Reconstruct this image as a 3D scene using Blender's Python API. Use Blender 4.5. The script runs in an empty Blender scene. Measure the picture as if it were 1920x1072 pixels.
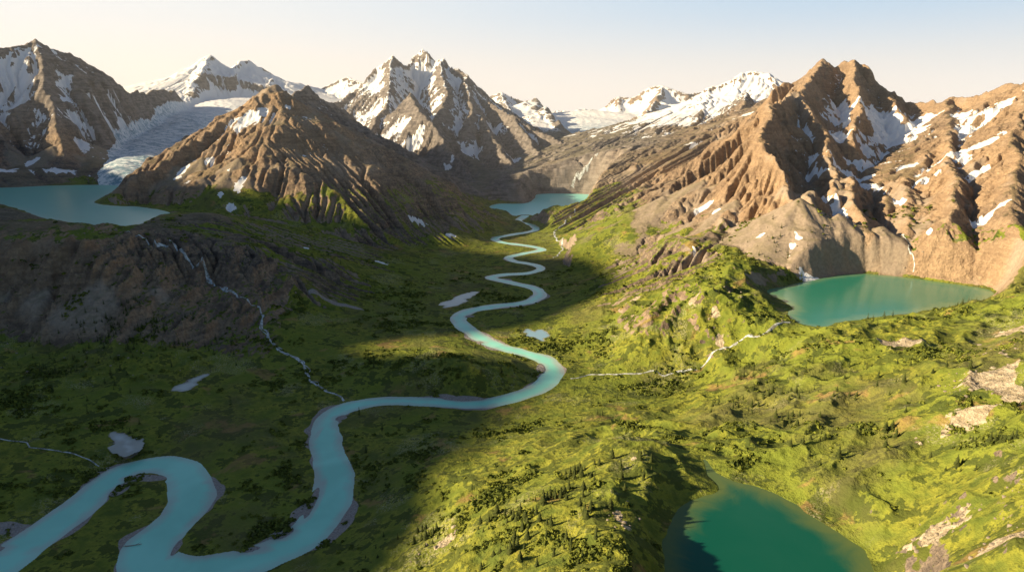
import bpy, math, time
import numpy as np
T0=time.time()
F32=np.float32
rng=np.random.default_rng(7)
scene=bpy.context.scene
# ------------------------------------------------------------------ camera survey
CAMZ=400.0; FOC=1280.0
TH=math.atan((536-205)/FOC)
CT,ST=math.cos(TH),math.sin(TH)
def ray(px,py):
    u=(px-960)/FOC; v=(536-py)/FOC
    return np.array([u, CT+v*ST, -ST+v*CT])
def PY(px,py,Y):           # survey a far point of known distance
    d=ray(px,py); t=Y/d[1]
    return (d[0]*t, Y, CAMZ+d[2]*t)
def PZ(px,py,z):           # survey a ground point of known altitude
    d=ray(px,py); t=(z-CAMZ)/d[2]
    return (d[0]*t, d[1]*t, z)
# ------------------------------------------------------------------ noise
_perm=rng.permutation(4096).astype(np.int32)
_ang=rng.random(4096).astype(F32)*2*np.pi
_gx=np.cos(_ang).astype(F32); _gy=np.sin(_ang).astype(F32)
def perlin(x,y):
    xi=np.floor(x); yi=np.floor(y)
    xf=(x-xi).astype(F32); yf=(y-yi).astype(F32)
    xi=xi.astype(np.int32); yi=yi.astype(np.int32)
    u=xf*xf*xf*(xf*(xf*6-15)+10); v=yf*yf*yf*(yf*(yf*6-15)+10)
    p0=_perm[xi&4095]; p1=_perm[(xi+1)&4095]
    def g(p,yy,dx,dy):
        h=_perm[(p+yy)&4095]
        return _gx[h]*dx+_gy[h]*dy
    a=g(p0,yi,xf,yf); b=g(p1,yi,xf-1,yf)
    c=g(p0,yi+1,xf,yf-1); d=g(p1,yi+1,xf-1,yf-1)
    ab=a+u*(b-a); cd=c+u*(d-c)
    return (ab+v*(cd-ab))*1.5
def fbm(x,y,wl,octv=4,gain=0.5,off=0.0):
    r=0; a=1.0; n=0
    for k in range(octv):
        r=r+a*perlin(x/wl+off+k*17.3,y/wl-off+k*9.1); n+=a; a*=gain; wl*=0.5
    return r/n
def ridged(x,y,wl,octv=4,gain=0.5,off=0.0):
    r=0; a=1.0; n=0; w=1.0
    for k in range(octv):
        s=1-np.abs(perlin(x/wl+off+k*11.3,y/wl+off*0.7+k*5.1)); s=s*s*w
        w=np.clip(s*1.4,0,1)
        r=r+a*s; n+=a; a*=gain; wl*=0.5
    return r/n
def sst(a,b,x):
    t=np.clip((x-a)/(b-a),0,1); return t*t*(3-2*t)
def bicubic(G,x0,y0,dx,X,Y):
    ny,nx=G.shape
    fx=np.clip((X-x0)/dx,1.0,nx-2.001); fy=np.clip((Y-y0)/dx,1.0,ny-2.001)
    ix=fx.astype(np.int32); iy=fy.astype(np.int32)
    tx=(fx-ix).astype(F32); ty=(fy-iy).astype(F32)
    def w(t):
        return (-0.5*t+t*t-0.5*t**3, 1-2.5*t*t+1.5*t**3, 0.5*t+2*t*t-1.5*t**3, -0.5*t*t+0.5*t**3)
    wx=w(tx); wy=w(ty)
    Gf=G.ravel(); out=0
    ix=np.minimum(ix,nx-3); iy=np.minimum(iy,ny-3)
    for j in range(4):
        base=(iy+j-1)*nx+ix-1
        r=0
        for i in range(4): r=r+wx[i]*Gf[base+i]
        out=out+wy[j]*r
    return out
def bilin(G,x0,y0,dx,X,Y,outside=None):
    ny,nx=G.shape
    fx=(X-x0)/dx; fy=(Y-y0)/dx
    ins=(fx>0)&(fx<nx-1.01)&(fy>0)&(fy<ny-1.01)
    fx=np.clip(fx,0,nx-1.01); fy=np.clip(fy,0,ny-1.01)
    ix=fx.astype(np.int32); iy=fy.astype(np.int32); tx=fx-ix; ty=fy-iy
    Gf=G.ravel(); b=iy*nx+ix
    r=(Gf[b]*(1-tx)+Gf[b+1]*tx)*(1-ty)+(Gf[b+nx]*(1-tx)+Gf[b+nx+1]*tx)*ty
    if outside is not None: r=np.where(ins,r,outside)
    return r.astype(F32)
def catmull(P,n=8,closed=False):
    P=np.array(P,dtype=float); out=[]
    N=len(P); rngi=range(N) if closed else range(N-1)
    for i in rngi:
        if closed: a,b,c,d=P[(i-1)%N],P[i],P[(i+1)%N],P[(i+2)%N]
        else: a,b,c,d=P[max(i-1,0)],P[i],P[i+1],P[min(i+2,N-1)]
        for k in range(n):
            t=k/n
            out.append(0.5*((2*b)+(-a+c)*t+(2*a-5*b+4*c-d)*t*t+(-a+3*b-3*c+d)*t**3))
    if not closed: out.append(P[-1])
    return np.array(out)
# ------------------------------------------------------------------ control points of the low ground
ctrl=[]
for p in [(-300,1100,6),(0,1050,0),(85,998,0),(195,905,0),(310,870,0),(350,950,0),(275,1040,0),(490,1045,0),(620,940,0),(615,800,0),(720,752,0),
          (900,757,0),(1045,695,0),(930,645,0),(860,598,0),(1013,553,0),(925,522,0),(1015,505,0),(955,483,0),(1010,468,0),(930,447,0),(1000,432,0),(1000,395,0),(1080,375,0),(950,385,0),
          (1145,369,12),(1165,372,30),(1150,357,20),(1120,352,10),(1150,392,18),(1155,415,22),(1080,352,8),(1040,356,12),(1000,362,14),(900,392,16),
          (230,940,3),(450,950,3),(480,800,7),(230,827,9),(100,900,8),(0,870,16),(100,780,18),(355,718,16),(0,730,30),(150,690,38),(250,660,46),(520,700,8),(650,700,6),(760,675,24),(870,690,32),(800,720,10),(400,650,30),(520,620,26),(480,565,60),
          (0,655,46),(120,640,50),(250,600,72),(0,600,72),(120,592,76),(0,530,112),(120,525,115),(220,515,118),(0,470,160),(120,470,160),(200,475,158),(0,440,172),(120,450,170),(220,455,160),(0,400,172),(60,408,168),(300,465,144),(330,540,92),(380,520,96),(420,470,130),(330,410,168),(400,400,170),(480,430,140),(540,470,105),(620,520,60),(600,570,34),(700,560,16),(780,600,4),(700,500,40),(800,500,8),(850,560,2),(850,450,8),(-200,450,180),(-200,540,112),(-200,620,70),(-200,800,50),
          (100,360,150),(0,370,150),(200,400,150),(-200,370,150),(180,345,152),
          (1060,650,3),(1060,560,4),(1080,470,5),(1100,420,6),(1140,600,28),(1130,500,24),(1150,560,44),(1200,600,54),(1200,650,38),(1130,670,8),(1200,450,80),(1250,500,86),(1250,650,40),(1300,600,82),(1300,450,128),(1320,550,104),(1400,500,126),(1400,590,97),(1440,545,97),(1480,560,90),(1650,560,90),(1820,555,90),(1480,600,90),(1540,512,98),(1700,515,102),(1860,552,98),(1920,530,125),(1900,480,150),
          (1100,712,4),(1200,704,9),(1300,694,20),(1380,655,56),(1450,618,88),(1600,625,98),(1750,600,104),(1900,585,125),(1400,720,54),(1500,670,86),(1700,660,114),(1900,660,152),(1300,770,46),(1200,770,28),(1100,770,14),(1000,780,8),(1500,770,88),(1700,760,126),(1900,770,172),(2100,700,200),
          (1400,850,84),(1320,850,80),(1500,860,94),(1650,860,114),(1800,880,148),(1900,900,176),(1660,980,104),(1760,1050,124),(1900,1040,176),(1450,960,90),(1350,1000,90),(1550,1040,90),(1400,1090,90),
          (1200,835,98),(1270,860,96),(1290,930,98),(1230,1000,108),(1200,920,116),(1130,850,92),(1050,880,84),(1100,940,108),(1050,1000,108),(1150,1060,118),(1000,870,62),(950,960,78),(850,1030,56),(950,1060,88),(800,960,32),(700,1040,18),(760,870,12),(850,830,15),(900,870,38),(980,830,32),(1100,800,36),(690,960,6)]:
    ctrl.append(PZ(*p))
for p in [(1115,300,4300),(1130,285,4700),(1120,240,6500),(1110,218,7800),(250,302,2700),(280,268,3300),(340,238,4000),(420,212,4700),(480,185,5500),(580,178,5700),(1100,325,3750),(1080,342,3450),(1060,320,3900),(1130,328,3650),
          (1640,290,2050),(1680,262,2250),(1600,320,1900),(1720,240,2400),(1680,400,1450),(1700,450,1330)]:
    ctrl.append(PY(*p))
ctrl+= [(-6000,9000,200),(0,10500,330),(6000,9000,200),(-4500,5000,250),(4500,4500,250),(3000,1500,300),(1500,700,300),(900,0,260),(300,-100,190),(0,0,110),(-300,-200,30),(-700,-600,60),(-1200,0,110),(-1200,600,110),(-1600,1200,200),(-1500,2000,170),(0,-1500,150),(-2500,-1500,250),(1500,-1500,350),(-3500,2500,300),(650,100,240),(400,150,190)]
C=np.array(ctrl); 
c0=45.0
D=np.sqrt(((C[:,None,:2]-C[None,:,:2])**2).sum(-1)+c0*c0)
zm=C[:,2].mean()
W=np.linalg.solve(D-np.eye(len(C))*5.0,C[:,2]-zm)
# ------------------------------------------------------------------ ridge lines
R=[]
def ridge(pts,s0=0.9,s1=0.5,L=200,world=False):
    q=[p if world else PY(*p) for p in pts]
    R.append((np.array(q),s0,s1,L))
# west massif
ridge([(-500,130,2900),(-300,90,3000),(-120,75,3100),(0,88,3200),(35,82,3250),(65,70,3300),(100,90,3400),(135,97,3500),(190,132,3700),(245,170,3900),(285,155,4200),(312,143,4400),(335,160,4800)],1.15,.5)
ridge([(65,78,3300),(100,200,2900),(115,290,2600)],.95,.5)
ridge([(-120,75,3100),(-50,200,2750),(-20,295,2480)],.9,.5)
ridge([(190,133,3700),(225,205,3350),(225,262,2950)],.95,.55)
# snowy range: jagged rock teeth above broad snowfields
ridge([(300,165,5600),(335,150,5700),(352,136,5900),(368,120,5950),(378,106,6000),(392,101,6000),(405,112,6000),(420,120,6000),(436,128,6000),(450,114,6150),(466,112,6200),(486,124,6250),(510,134,6300),(535,150,6300),(560,156,6300),(600,166,6300),(628,152,6300),(650,144,6300),(690,158,6000)],1.1,.26,130)
ridge([(390,106,6000),(372,150,5300),(352,188,4800)],.8,.35,150)
ridge([(436,128,6000),(440,150,5600),(428,172,5200)],.9,.35,130)
ridge([(510,136,6300),(505,160,5700),(520,172,5300)],.9,.35,130)
# central massif
ridge([(600,200,5000),(640,186,5200),(668,164,5300),(690,140,5350),(702,124,5400),(718,116,5400),(738,102,5400),(752,114,5450),(762,122,5500),(775,104,5600),(792,90,5600),(806,98,5550),(818,112,5520),(828,104,5500),(842,124,5450),(860,128,5400),(880,142,5300),(892,174,5200),(925,193,4900),(960,215,4700),(1000,238,4500),(1050,258,4300),(1088,290,4050)],1.8,.40,190)
ridge([(735,108,5400),(728,190,4750),(690,245,4250),(700,290,3850)],1.1,.5)
ridge([(825,110,5500),(838,180,4800),(820,215,4450)],1.1,.55)
ridge([(870,138,5350),(885,200,4750),(875,240,4350)],1.1,.55)
ridge([(768,172,4500),(790,206,4200),(830,258,3900),(880,325,3500),(905,350,3300)],1.3,.55)
ridge([(892,178,5200),(905,225,4550),(945,285,3950),(985,342,3450)],1.1,.5)
ridge([(960,215,4700),(1005,275,4150),(1035,322,3700)],1.0,.5)
ridge([(512,158,2500),(530,186,2900),(545,182,3250),(575,153,3500),(608,180,3600),(650,205,3800),(690,250,3850),(750,292,3650),(830,332,3450),(900,366,3200)],1.1,.5)  # stretch from the pyramid added as a link to shade the far lake
# pyramid mountain
ridge([(512,153,2500),(470,188,2450),(430,215,2380),(380,247,2280),(320,285,2150),(260,325,2020),(205,362,1910),(172,381,1840)],.95,.54,110)
ridge([(512,153,2500),(545,182,2650),(600,207,2750),(660,245,2800),(720,285,2800),(790,320,2800),(860,352,2800),(915,384,2750)],.85,.52,130)
ridge([(512,155,2500),(497,215,2350),(505,270,2200),(535,330,2080),(565,395,1940),(600,450,1790)],1.0,.56,110)
ridge([(430,215,2380),(415,290,2150),(395,350,1990),(410,392,1860)],.8,.5,100)
ridge([(600,207,2750),(640,300,2400),(690,380,2120),(760,470,1850)],.7,.48,100)
# eastern massif
ridge([(1455,160,2900),(1490,146,2950),(1515,124,2950),(1538,106,2900),(1560,126,2900),(1580,108,2900),(1600,103,2870),(1620,108,2850),(1642,130,2800),(1662,158,2780),(1700,178,2700),(1730,183,2650),(1780,180,2550),(1830,166,2450),(1880,155,2350),(1940,140,2200),(2050,120,2000),(2250,110,1750),(2500,100,1500)],2.0,.52,150)
ridge([(1940,140,2200),(1905,240,1700),(1905,340,1380),(1925,450,1150)],.75,.46,150)
ridge([(1780,180,2550),(1775,250,1950),(1795,330,1500),(1790,400,1290)],.8,.48,130)
ridge([(1600,106,2870),(1612,165,2500),(1605,215,2200),(1600,250,2000)],1.4,.65,90)
ridge([(1662,158,2780),(1690,205,2400)],1.2,.6,100)
ridge([(1538,113,2900),(1510,160,2450),(1450,188,2080),(1430,228,1870),(1440,275,1690),(1475,333,1530),(1500,380,1430)],1.2,.66,90)
ridge([(1450,186,2080),(1390,235,2060),(1330,288,2000),(1270,330,1960),(1220,370,1900),(1170,425,1800)],1.1,.52,130)
ridge([(1390,238,2060),(1375,310,1850),(1360,380,1630),(1335,435,1450)],1.1,.58,110)
ridge([(1500,165,2350),(1540,235,2050),(1560,305,1740),(1575,358,1520)],1.1,.62,80)
ridge([(1520,345,1510),(1538,400,1380),(1545,455,1290)],1.3,.9,50)
ridge([(1600,320,1650),(1612,380,1440),(1625,450,1300)],1.3,.9,50)
ridge([(1690,320,1700),(1700,390,1430),(1700,455,1290)],1.3,.85,60)
ridge([(1290,188,4600),(1310,174,4600),(1330,162,4600),(1375,150,4600),(1392,136,4600),(1410,132,4600),(1445,136,4500),(1456,168,4300),(1500,172,3900),(1515,140,3300)],.9,.26,170)
ridge([(1290,188,4600),(1255,225,4300),(1215,262,4100),(1185,300,3800),(1165,343,3400)],1.1,.55)
ridge([(1330,168,4600),(1300,240,3900),(1250,300,3400),(1205,345,2950)],1.0,.52)
ridge([(1400,170,4200),(1390,200,3700),(1370,228,3200)],.9,.5,120)
# distant ice range
ridge([(700,185,9000),(800,180,9000),(900,190,8300),(925,178,8300),(940,172,8200),(960,186,8100),(985,188,8000),(1000,172,7600),(1018,164,7500),(1035,174,7500),(1050,184,7500),(1072,190,7700),(1085,196,7800),(1110,200,8200),(1140,188,8200),(1160,180,8300),(1190,186,8200),(1215,166,8100),(1242,160,8000),(1265,168,7900),(1290,178,7800),(1350,170,8000),(1500,168,8500)],1.3,.15,140)
ridge([(940,176,8200),(955,205,6900),(975,225,6000)],.9,.4)
ridge([(1018,170,7500),(1042,212,6300),(1068,248,5500)],1.0,.42)
ridge([(1160,184,8300),(1150,212,7000),(1145,232,6300)],.9,.4)
ridge([(1242,164,8000),(1215,205,6800),(1195,235,6000),(1182,262,5100)],1.0,.45)
# unseen western ridge beyond the frame; crest shaped for valley shadow, notch for light
ridge([(-1500,-2200,600),(-1800,-1200,640),(-1950,-200,680),(-1980,200,700),(-2040,420,722),(-2070,600,735),(-2080,700,770),(-2082,760,660),(-2086,900,640),(-2100,970,790),(-2150,1080,880),(-2250,1450,890),(-2450,1750,750),(-2700,2100,690),(-2950,2400,700),(-3200,2900,640)],1.4,.78,120,world=True)

GX0,GY0,GD=-7500.,-2300.,20.
gx=np.arange(GX0,7500,GD,dtype=F32); gy=np.arange(GY0,11200,GD,dtype=F32)
XX,YY=np.meshgrid(gx,gy)
B=np.full(XX.shape,zm,F32)
for i in range(len(C)):
    B+= F32(W[i])*np.sqrt((XX-F32(C[i,0]))**2+(YY-F32(C[i,1]))**2+F32(c0*c0))
wx=XX+18*perlin(XX/170,YY/170)+9*perlin(XX/70,YY/70); wy=YY+18*perlin(XX/170+40,YY/170+9)+9*perlin(XX/70+30,YY/70)
RZ=np.full(XX.shape,-999,F32); DR=np.full(XX.shape,400,F32)
for (q,s0,s1,L) in R:
    best=np.full(XX.shape,-9999,F32); drp=np.full(XX.shape,400,F32)
    for k in range(len(q)-1):
        a=q[k]; b=q[k+1]; vx,vy=b[0]-a[0],b[1]-a[1]; l2=vx*vx+vy*vy
        m=2300
        i0=max(0,int((min(a[0],b[0])-m-GX0)/GD)); i1=min(len(gx),int((max(a[0],b[0])+m-GX0)/GD))
        j0=max(0,int((min(a[1],b[1])-m-GY0)/GD)); j1=min(len(gy),int((max(a[1],b[1])+m-GY0)/GD))
        if i1<=i0 or j1<=j0: continue
        sx=wx[j0:j1,i0:i1]; sy=wy[j0:j1,i0:i1]
        t=np.clip(((sx-a[0])*vx+(sy-a[1])*vy)/l2,0,1)
        d=np.sqrt((sx-a[0]-t*vx)**2+(sy-a[1]-t*vy)**2)
        g_=(s1*d+(s0-s1)*L*(1-np.exp(-d/L)))
        z=a[2]+t*(b[2]-a[2])-g_
        bb=best[j0:j1,i0:i1]; up=z>bb
        best[j0:j1,i0:i1]=np.where(up,z,bb); drp[j0:j1,i0:i1]=np.where(up,g_,drp[j0:j1,i0:i1])
    DR=np.where(best>RZ,drp,DR)
    k_=4.0
    h=np.clip(0.5+0.5*(best-RZ)/k_,0,1); RZ=np.where(best-RZ>k_,best,np.where(RZ-best>k_,RZ,RZ+(best-RZ)*h+k_*h*(1-h)*0.5))
DR=np.where(B>RZ,400,DR).astype(F32)
k_=30.0
h=np.clip(0.5+0.5*(RZ-B)/k_,0,1)
H20=(B+(RZ-B)*h+k_*h*(1-h)*0.5).astype(F32)
farR=sst(5700,6700,YY)
H20+= (farR*(ridged(XX,YY,700,6,.6,2.)-.42)*130*(.35+.65*sst(20,200,DR))).astype(F32)
# glaciers: smooth tongues laid in their troughs
def gl(px,py,Y,w): 
    p=PY(px,py,Y); return (p[0],p[1],w,p[2])
G1=[gl(218,344,2230,55),gl(250,304,2700,85),gl(284,270,3300,115),gl(335,236,4000,140),gl(400,208,4700,180),gl(450,185,5400,220)]
G2=[gl(1128,284,4700,100),gl(1125,255,5600,190),gl(1112,232,6600,320),gl(1105,212,7600,480)]
def gpath(pts,X,Y):
    d=np.full(X.shape,1e9,F32); zz=np.zeros(X.shape,F32)
    for k in range(len(pts)-1):
        a=pts[k]; b=pts[k+1]; vx,vy=b[0]-a[0],b[1]-a[1]; l2=vx*vx+vy*vy
        t=np.clip(((X-a[0])*vx+(Y-a[1])*vy)/l2,0,1)
        dd=np.sqrt((X-a[0]-t*vx)**2+(Y-a[1]-t*vy)**2)/(a[2]+t*(b[2]-a[2]))
        u=dd<d; d=np.where(u,dd,d); zz=np.where(u,a[3]+t*(b[3]-a[3]),zz)
    return d,zz
GLM=np.zeros(XX.shape,F32)
for Gp in (G1,G2):
    gd,gz=gpath(Gp,XX,YY); gd=gd*(1+.3*fbm(XX,YY,260,3))
    m_=sst(1.6,.85,gd); H20=(H20*(1-m_)+m_*(gz+14*(1-gd**2)+10*np.sin(gz/13+XX/160)*sst(220,300,gz))).astype(F32); GLM=np.maximum(GLM,m_)
def macro0(x,y): return bicubic(H20,GX0,GY0,GD,x,y)
print("macro",time.time()-T0)
# ------------------------------------------------------------------ erosion
def erode(Hh,mask,ED,its,K,cap,talus,diff_every,acc0=120,acc=14):
    ny,nx=Hh.shape; N=ny*nx
    idx=np.arange(N,dtype=np.int32).reshape(ny,nx)
    offs=[(-1,0),(1,0),(0,-1),(0,1),(-1,-1),(-1,1),(1,-1),(1,1)]
    A=np.ones(N,F32)
    for it in range(its):
        P=np.pad(Hh,1,mode='edge')
        bs=np.full(Hh.shape,-1e9,F32); rc=idx.copy(); mn=np.full(Hh.shape,1e9,F32)
        for (dy,dx_) in offs:
            nb=P[1+dy:1+dy+ny,1+dx_:1+dx_+nx]
            s=(Hh-nb)/(ED*(1.41421 if dy and dx_ else 1.0))
            up=s>bs
            bs=np.where(up,s,bs); rc=np.where(up,idx+dy*nx+dx_,rc); mn=np.minimum(mn,nb)
        rc=np.clip(rc,0,N-1)
        pit=bs<=0
        rf=np.where(pit,idx,rc).ravel(); wgt=(~pit).ravel().astype(F32)
        for k in range(acc if it else acc0):
            A=1+np.bincount(rf,weights=A*wgt,minlength=N).astype(F32)
        A=np.minimum(A,50000)
        S=np.maximum(bs,0)
        dh=K*np.sqrt(np.minimum(A.reshape(ny,nx),cap))*S
        dh=np.minimum(dh,0.5*S*ED)
        dh=dh+0.2*np.maximum(0,S-talus)*ED
        Hh=(Hh-dh*mask).astype(F32)
        Hh=np.where(pit,mn+0.02,Hh)
        if it%diff_every==diff_every-1:
            Q=np.pad(Hh,1,mode='edge')
            Hh=Hh*0.92+0.02*(Q[:-2,1:-1]+Q[2:,1:-1]+Q[1:-1,:-2]+Q[1:-1,2:])
    return Hh,A.reshape(ny,nx)
EX0,EY0,ED=-3000.,60.,8.
ex=np.arange(EX0,3000,ED,dtype=F32); ey=np.arange(EY0,6300,ED,dtype=F32)
EX,EY=np.meshgrid(ex,ey)
E0=macro0(EX,EY).astype(F32)
dr=bilin(DR,GX0,GY0,GD,EX,EY); gm=bilin(GLM,GX0,GY0,GD,EX,EY)
def pyr(x,y): return np.exp(-(((x+800)/600)**2+((y-2300)/550)**2))
amt=sst(4,90,E0)*sst(1100,1500,EY)*(1-gm)*(1-.35*pyr(EX,EY))
crest=sst(15,170,dr)
gy_,gx_=np.gradient(E0,ED); s0g=np.sqrt(gx_**2+gy_**2)
Hh=E0+amt*((ridged(EX,EY,380,4,0.5,3.0)-0.45)*50*crest*sst(.25,.5,s0g)+(ridged(EX,EY,90,3,.6,8.)-.4)*(6+12*(1-crest))*sst(.3,.55,s0g))
mask=sst(3,40,E0)*(0.06+0.94*sst(1150,1450,EY))*(1-gm)*(1-.5*pyr(EX,EY))
Hh,A=erode(Hh.astype(F32),mask.astype(F32),ED,36,.12,1500,2.4,50)
edge=np.minimum.reduce([sst(0,300,EX-EX0),sst(0,300,ex[-1]-EX),sst(0,60,EY-EY0),sst(0,500,ey[-1]-EY)])
DEL=((Hh-E0)*edge).astype(F32)
FLOW=np.log(A).astype(F32)
print("erosion",time.time()-T0, float(DEL.min()),float(DEL.max()))
def inbox(x,y): return (x>EX0)&(x<ex[-1])&(y>EY0)&(y<ey[-1])
def macro1(x,y):
    return macro0(x,y)+np.where(inbox(x,y),bicubic(DEL,EX0,EY0,ED,x,y),0)
def march(px,py,fn,tmin=150,tmax=11000,n=900):
    d=ray(px,py); t=np.geomspace(tmin,tmax,n)
    x=d[0]*t; y=d[1]*t; z=CAMZ+d[2]*t
    h=fn(x,y); below=np.where(z<h)[0]
    i=below[0] if len(below) else n-1
    return np.array([x[i],y[i],h[i]])
# talus cones under the cliffs
FANM=np.zeros(EX.shape,F32); Hc=E0+DEL
fans=[(PY(1500,372,1425),.60,260),(PY(1575,402,1378),.62,190),(PY(1655,420,1350),.60,170),(PY(1745,412,1350),.58,200),(PY(1840,425,1325),.54,220)]
for (a,b,sl_,rad) in [(1245,375,.54,330),(1185,390,.54,260),(1320,345,.56,320),(1290,360,.55,300),(1380,380,.58,220),
                      (560,420,.54,240),(450,300,.56,260),(330,320,.54,240),(380,300,.54,240),(500,400,.54,220),(960,315,.54,330),(915,325,.54,300),(100,280,.55,320),(160,270,.55,320),(20,290,.55,300),(90,555,.60,110),(190,545,.60,110),(10,560,.60,110),(290,550,.62,90)]:
    c=march(a,b,macro1); fans.append((c+np.array([0,0,7]),sl_,rad))
for (c,sl_,rad) in fans:
    d=np.sqrt((EX-c[0])**2+(EY-c[1])**2)
    ang=np.arctan2(EY-c[1],EX-c[0])
    cone=c[2]-sl_*d*(1-.05*np.sin(ang*9+c[0]))+d*d*.00012
    win=sst(-3,3,cone-Hc)*sst(rad,rad*.75,d)
    Hc=np.where(d<rad,Hc*(1-win)+np.maximum(cone,Hc)*win,Hc); FANM=np.maximum(FANM,win)
DEL=np.where(E0>8,Hc-E0,DEL).astype(F32)
# fine 4 m pass: straight runnels and chutes
FX0,FY0,FD=-1750.,1040.,4.
fx_=np.arange(FX0,2000,FD,dtype=F32); fy_=np.arange(FY0,4300,FD,dtype=F32)
FX,FY=np.meshgrid(fx_,fy_)
M1=macro1(FX,FY).astype(F32); fan4=bilin(FANM,EX0,EY0,ED,FX,FY); gm4=bilin(GLM,GX0,GY0,GD,FX,FY)
gy_,gx_=np.gradient(M1,FD); s4=np.sqrt(gx_**2+gy_**2)
pf=pyr(FX,FY)
patch4=.35+.65*sst(-.15,.25,fbm(FX,FY,260,3,.5,77.))
nzA=(1-.93*fan4)*(1-gm4)*sst(6,50,M1)*sst(1120,1350,FY)*(1-.75*pf)*patch4
steep4=sst(.5,.8,s4)
bnd=fbm(FX,FY,420,3,.5,9.)
H4=M1+nzA*((ridged(FX,FY,40,4,.6,18.)-.4)*7*sst(.35,.6,s4)+perlin(FX/13,FY/13)*2.2+steep4*3.5*np.sin(2*np.pi*(M1+.12*FX+bnd*60)/44))
H4,A4=erode(H4.astype(F32),(nzA).astype(F32),FD,32,.12,250,3.0,99,50,8)
e4=np.minimum.reduce([sst(0,150,FX-FX0),sst(0,150,fx_[-1]-FX),sst(0,100,FY-FY0),sst(0,300,fy_[-1]-FY)])
DEL4=((H4-M1)*e4).astype(F32)
print("fine",time.time()-T0, float(DEL4.min()),float(DEL4.max()))
def macro(x,y):
    ins=(x>FX0)&(x<fx_[-1])&(y>FY0)&(y<fy_[-1])
    return macro1(x,y)+np.where(ins,bicubic(DEL4,FX0,FY0,FD,x,y),0)
M20=macro1(XX,YY).astype(F32)
gyy,gxx=np.gradient(M20*.6+H20*.4,GD)
SL20=np.sqrt(gxx**2+gyy**2).astype(F32)
def cliffzone(x,y):
    return sst(-330,-470,x+.25*(y-1100))*sst(975,1040,y+12*np.sin(x/60))*sst(1420,1300,y)
def land(x,y):
    x=np.asarray(x,dtype=F32); y=np.asarray(y,dtype=F32)
    m=macro(x,y)
    sl=bilin(SL20,GX0,GY0,GD,x,y)
    fan=bilin(FANM,EX0,EY0,ED,x,y,0.); gm=bilin(GLM,GX0,GY0,GD,x,y,0.)
    farr=sst(1050,1500,y); calm=(1-.95*fan)*(1-gm)
    rock=sst(.5,.85,sl)*(.25+.75*farr)*calm
    cz=cliffzone(x,y)
    hi=sst(3,45,m)
    far4=sst(4000,4600,y)
    pf=pyr(x,y)
    z=m+rock*((ridged(x,y,38,5,.66,5.)-.42)*(7+9*far4))*hi
    z=z+pf*sst(.45,.7,sl)*calm*hi*(ridged(x,y,105,6,.62,41.)-.42)*26
    z=z+cz*((ridged(x,y*.3,62,5,.62,15.)-.42)*40+(ridged(x,y*.4,21,4,.66,25.)-.42)*13)*(1-.85*fan)*(.35+.65*sst(.25,.45,sl))
    roll=1+.6*sst(0,250,x)
    z=z+hi*(1-.8*farr)*(fbm(x,y,170,4,.5,2.)*13*roll+ (ridged(x,y,80,4,.55,7.)-.4)*9.0*roll)
    z=z+sst(0,6,m)*fbm(x,y,26,3,.6,12.)*1.1*(1-.6*fan)
    z=z+gm*(1-fan)*fbm(x,y,45,4,.6,33.)*6
    kn=np.exp(-(((x-260)/150)**2+((y-1080)/170)**2))
    z=z+kn*(ridged(x,y,60,4,.55,21.)-.3)*22*hi
    return z
# ------------------------------------------------------------------ water bodies
def polysdf(poly,cell,pad):
    poly=np.asarray(poly)[:,:2]
    x0,y0=poly.min(0)-pad; x1,y1=poly.max(0)+pad
    X,Y=np.meshgrid(np.arange(x0,x1,cell,dtype=F32),np.arange(y0,y1,cell,dtype=F32))
    dmin=np.full(X.shape,1e9,F32); ins=np.zeros(X.shape,bool)
    n=len(poly)
    for i in range(n):
        a=poly[i]; b=poly[(i+1)%n]; vx,vy=b-a; l2=vx*vx+vy*vy+1e-9
        t=np.clip(((X-a[0])*vx+(Y-a[1])*vy)/l2,0,1)
        dmin=np.minimum(dmin,(X-a[0]-t*vx)**2+(Y-a[1]-t*vy)**2)
        if a[1]!=b[1]:
            c=((a[1]>Y)!=(b[1]>Y))&(X<(b[0]-a[0])*(Y-a[1])/(b[1]-a[1])+a[0]); ins^=c
    d=np.sqrt(dmin); d=np.where(ins,-d,d)
    return dict(g=d.astype(F32),x0=x0,y0=y0,c=cell)
waters=[]
def lake(pts,z,cell,blend,name,label,kind,steep=.12,shore=.3):
    poly=catmull([PZ(a,b,z)[:2] for a,b in pts],6,True)
    s=polysdf(poly,cell,90)
    XXs,YYs=np.meshgrid(s['x0']+np.arange(s['g'].shape[1])*cell,s['y0']+np.arange(s['g'].shape[0])*cell)
    s['g']=(s['g']+perlin(XXs/28,YYs/28)*3.5+perlin(XXs/11,YYs/11)*1.5).astype(F32)
    s.update(z=z,blend=blend,name=name,label=label,kind=kind,steep=steep,shore=shore); waters.append(s)
lake([(-160,395),(-250,370),(-150,350),(0,352),(100,348),(205,347),(222,352),(195,368),(178,380),(215,386),(262,388),(318,399),(275,414),(240,436),(190,434),(140,424),(80,408),(0,386)],150,8,45,'lake','turquoise glacial lake on a high bench below rocky mountain','glaciallake')
lake([(918,388),(935,382),(985,381),(1002,372),(1010,364),(1060,363),(1110,365),(1135,371),(1112,382),(1085,398),(1068,412),(1040,410),(1000,412),(960,404),(925,398)],0.12,6,80,'lake','pale turquoise lake at the head of the valley','farlake')
lake([(1440,545),(1490,533),(1550,520),(1610,513),(1700,520),(1770,530),(1850,542),(1862,552),(1830,566),(1760,578),(1700,588),(1620,597),(1570,606),(1545,614),(1500,606),(1478,590),(1485,575),(1460,560)],90,5,40,'lake','emerald tarn beneath tan cliffs and scree','emerald',.12,.45)
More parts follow.
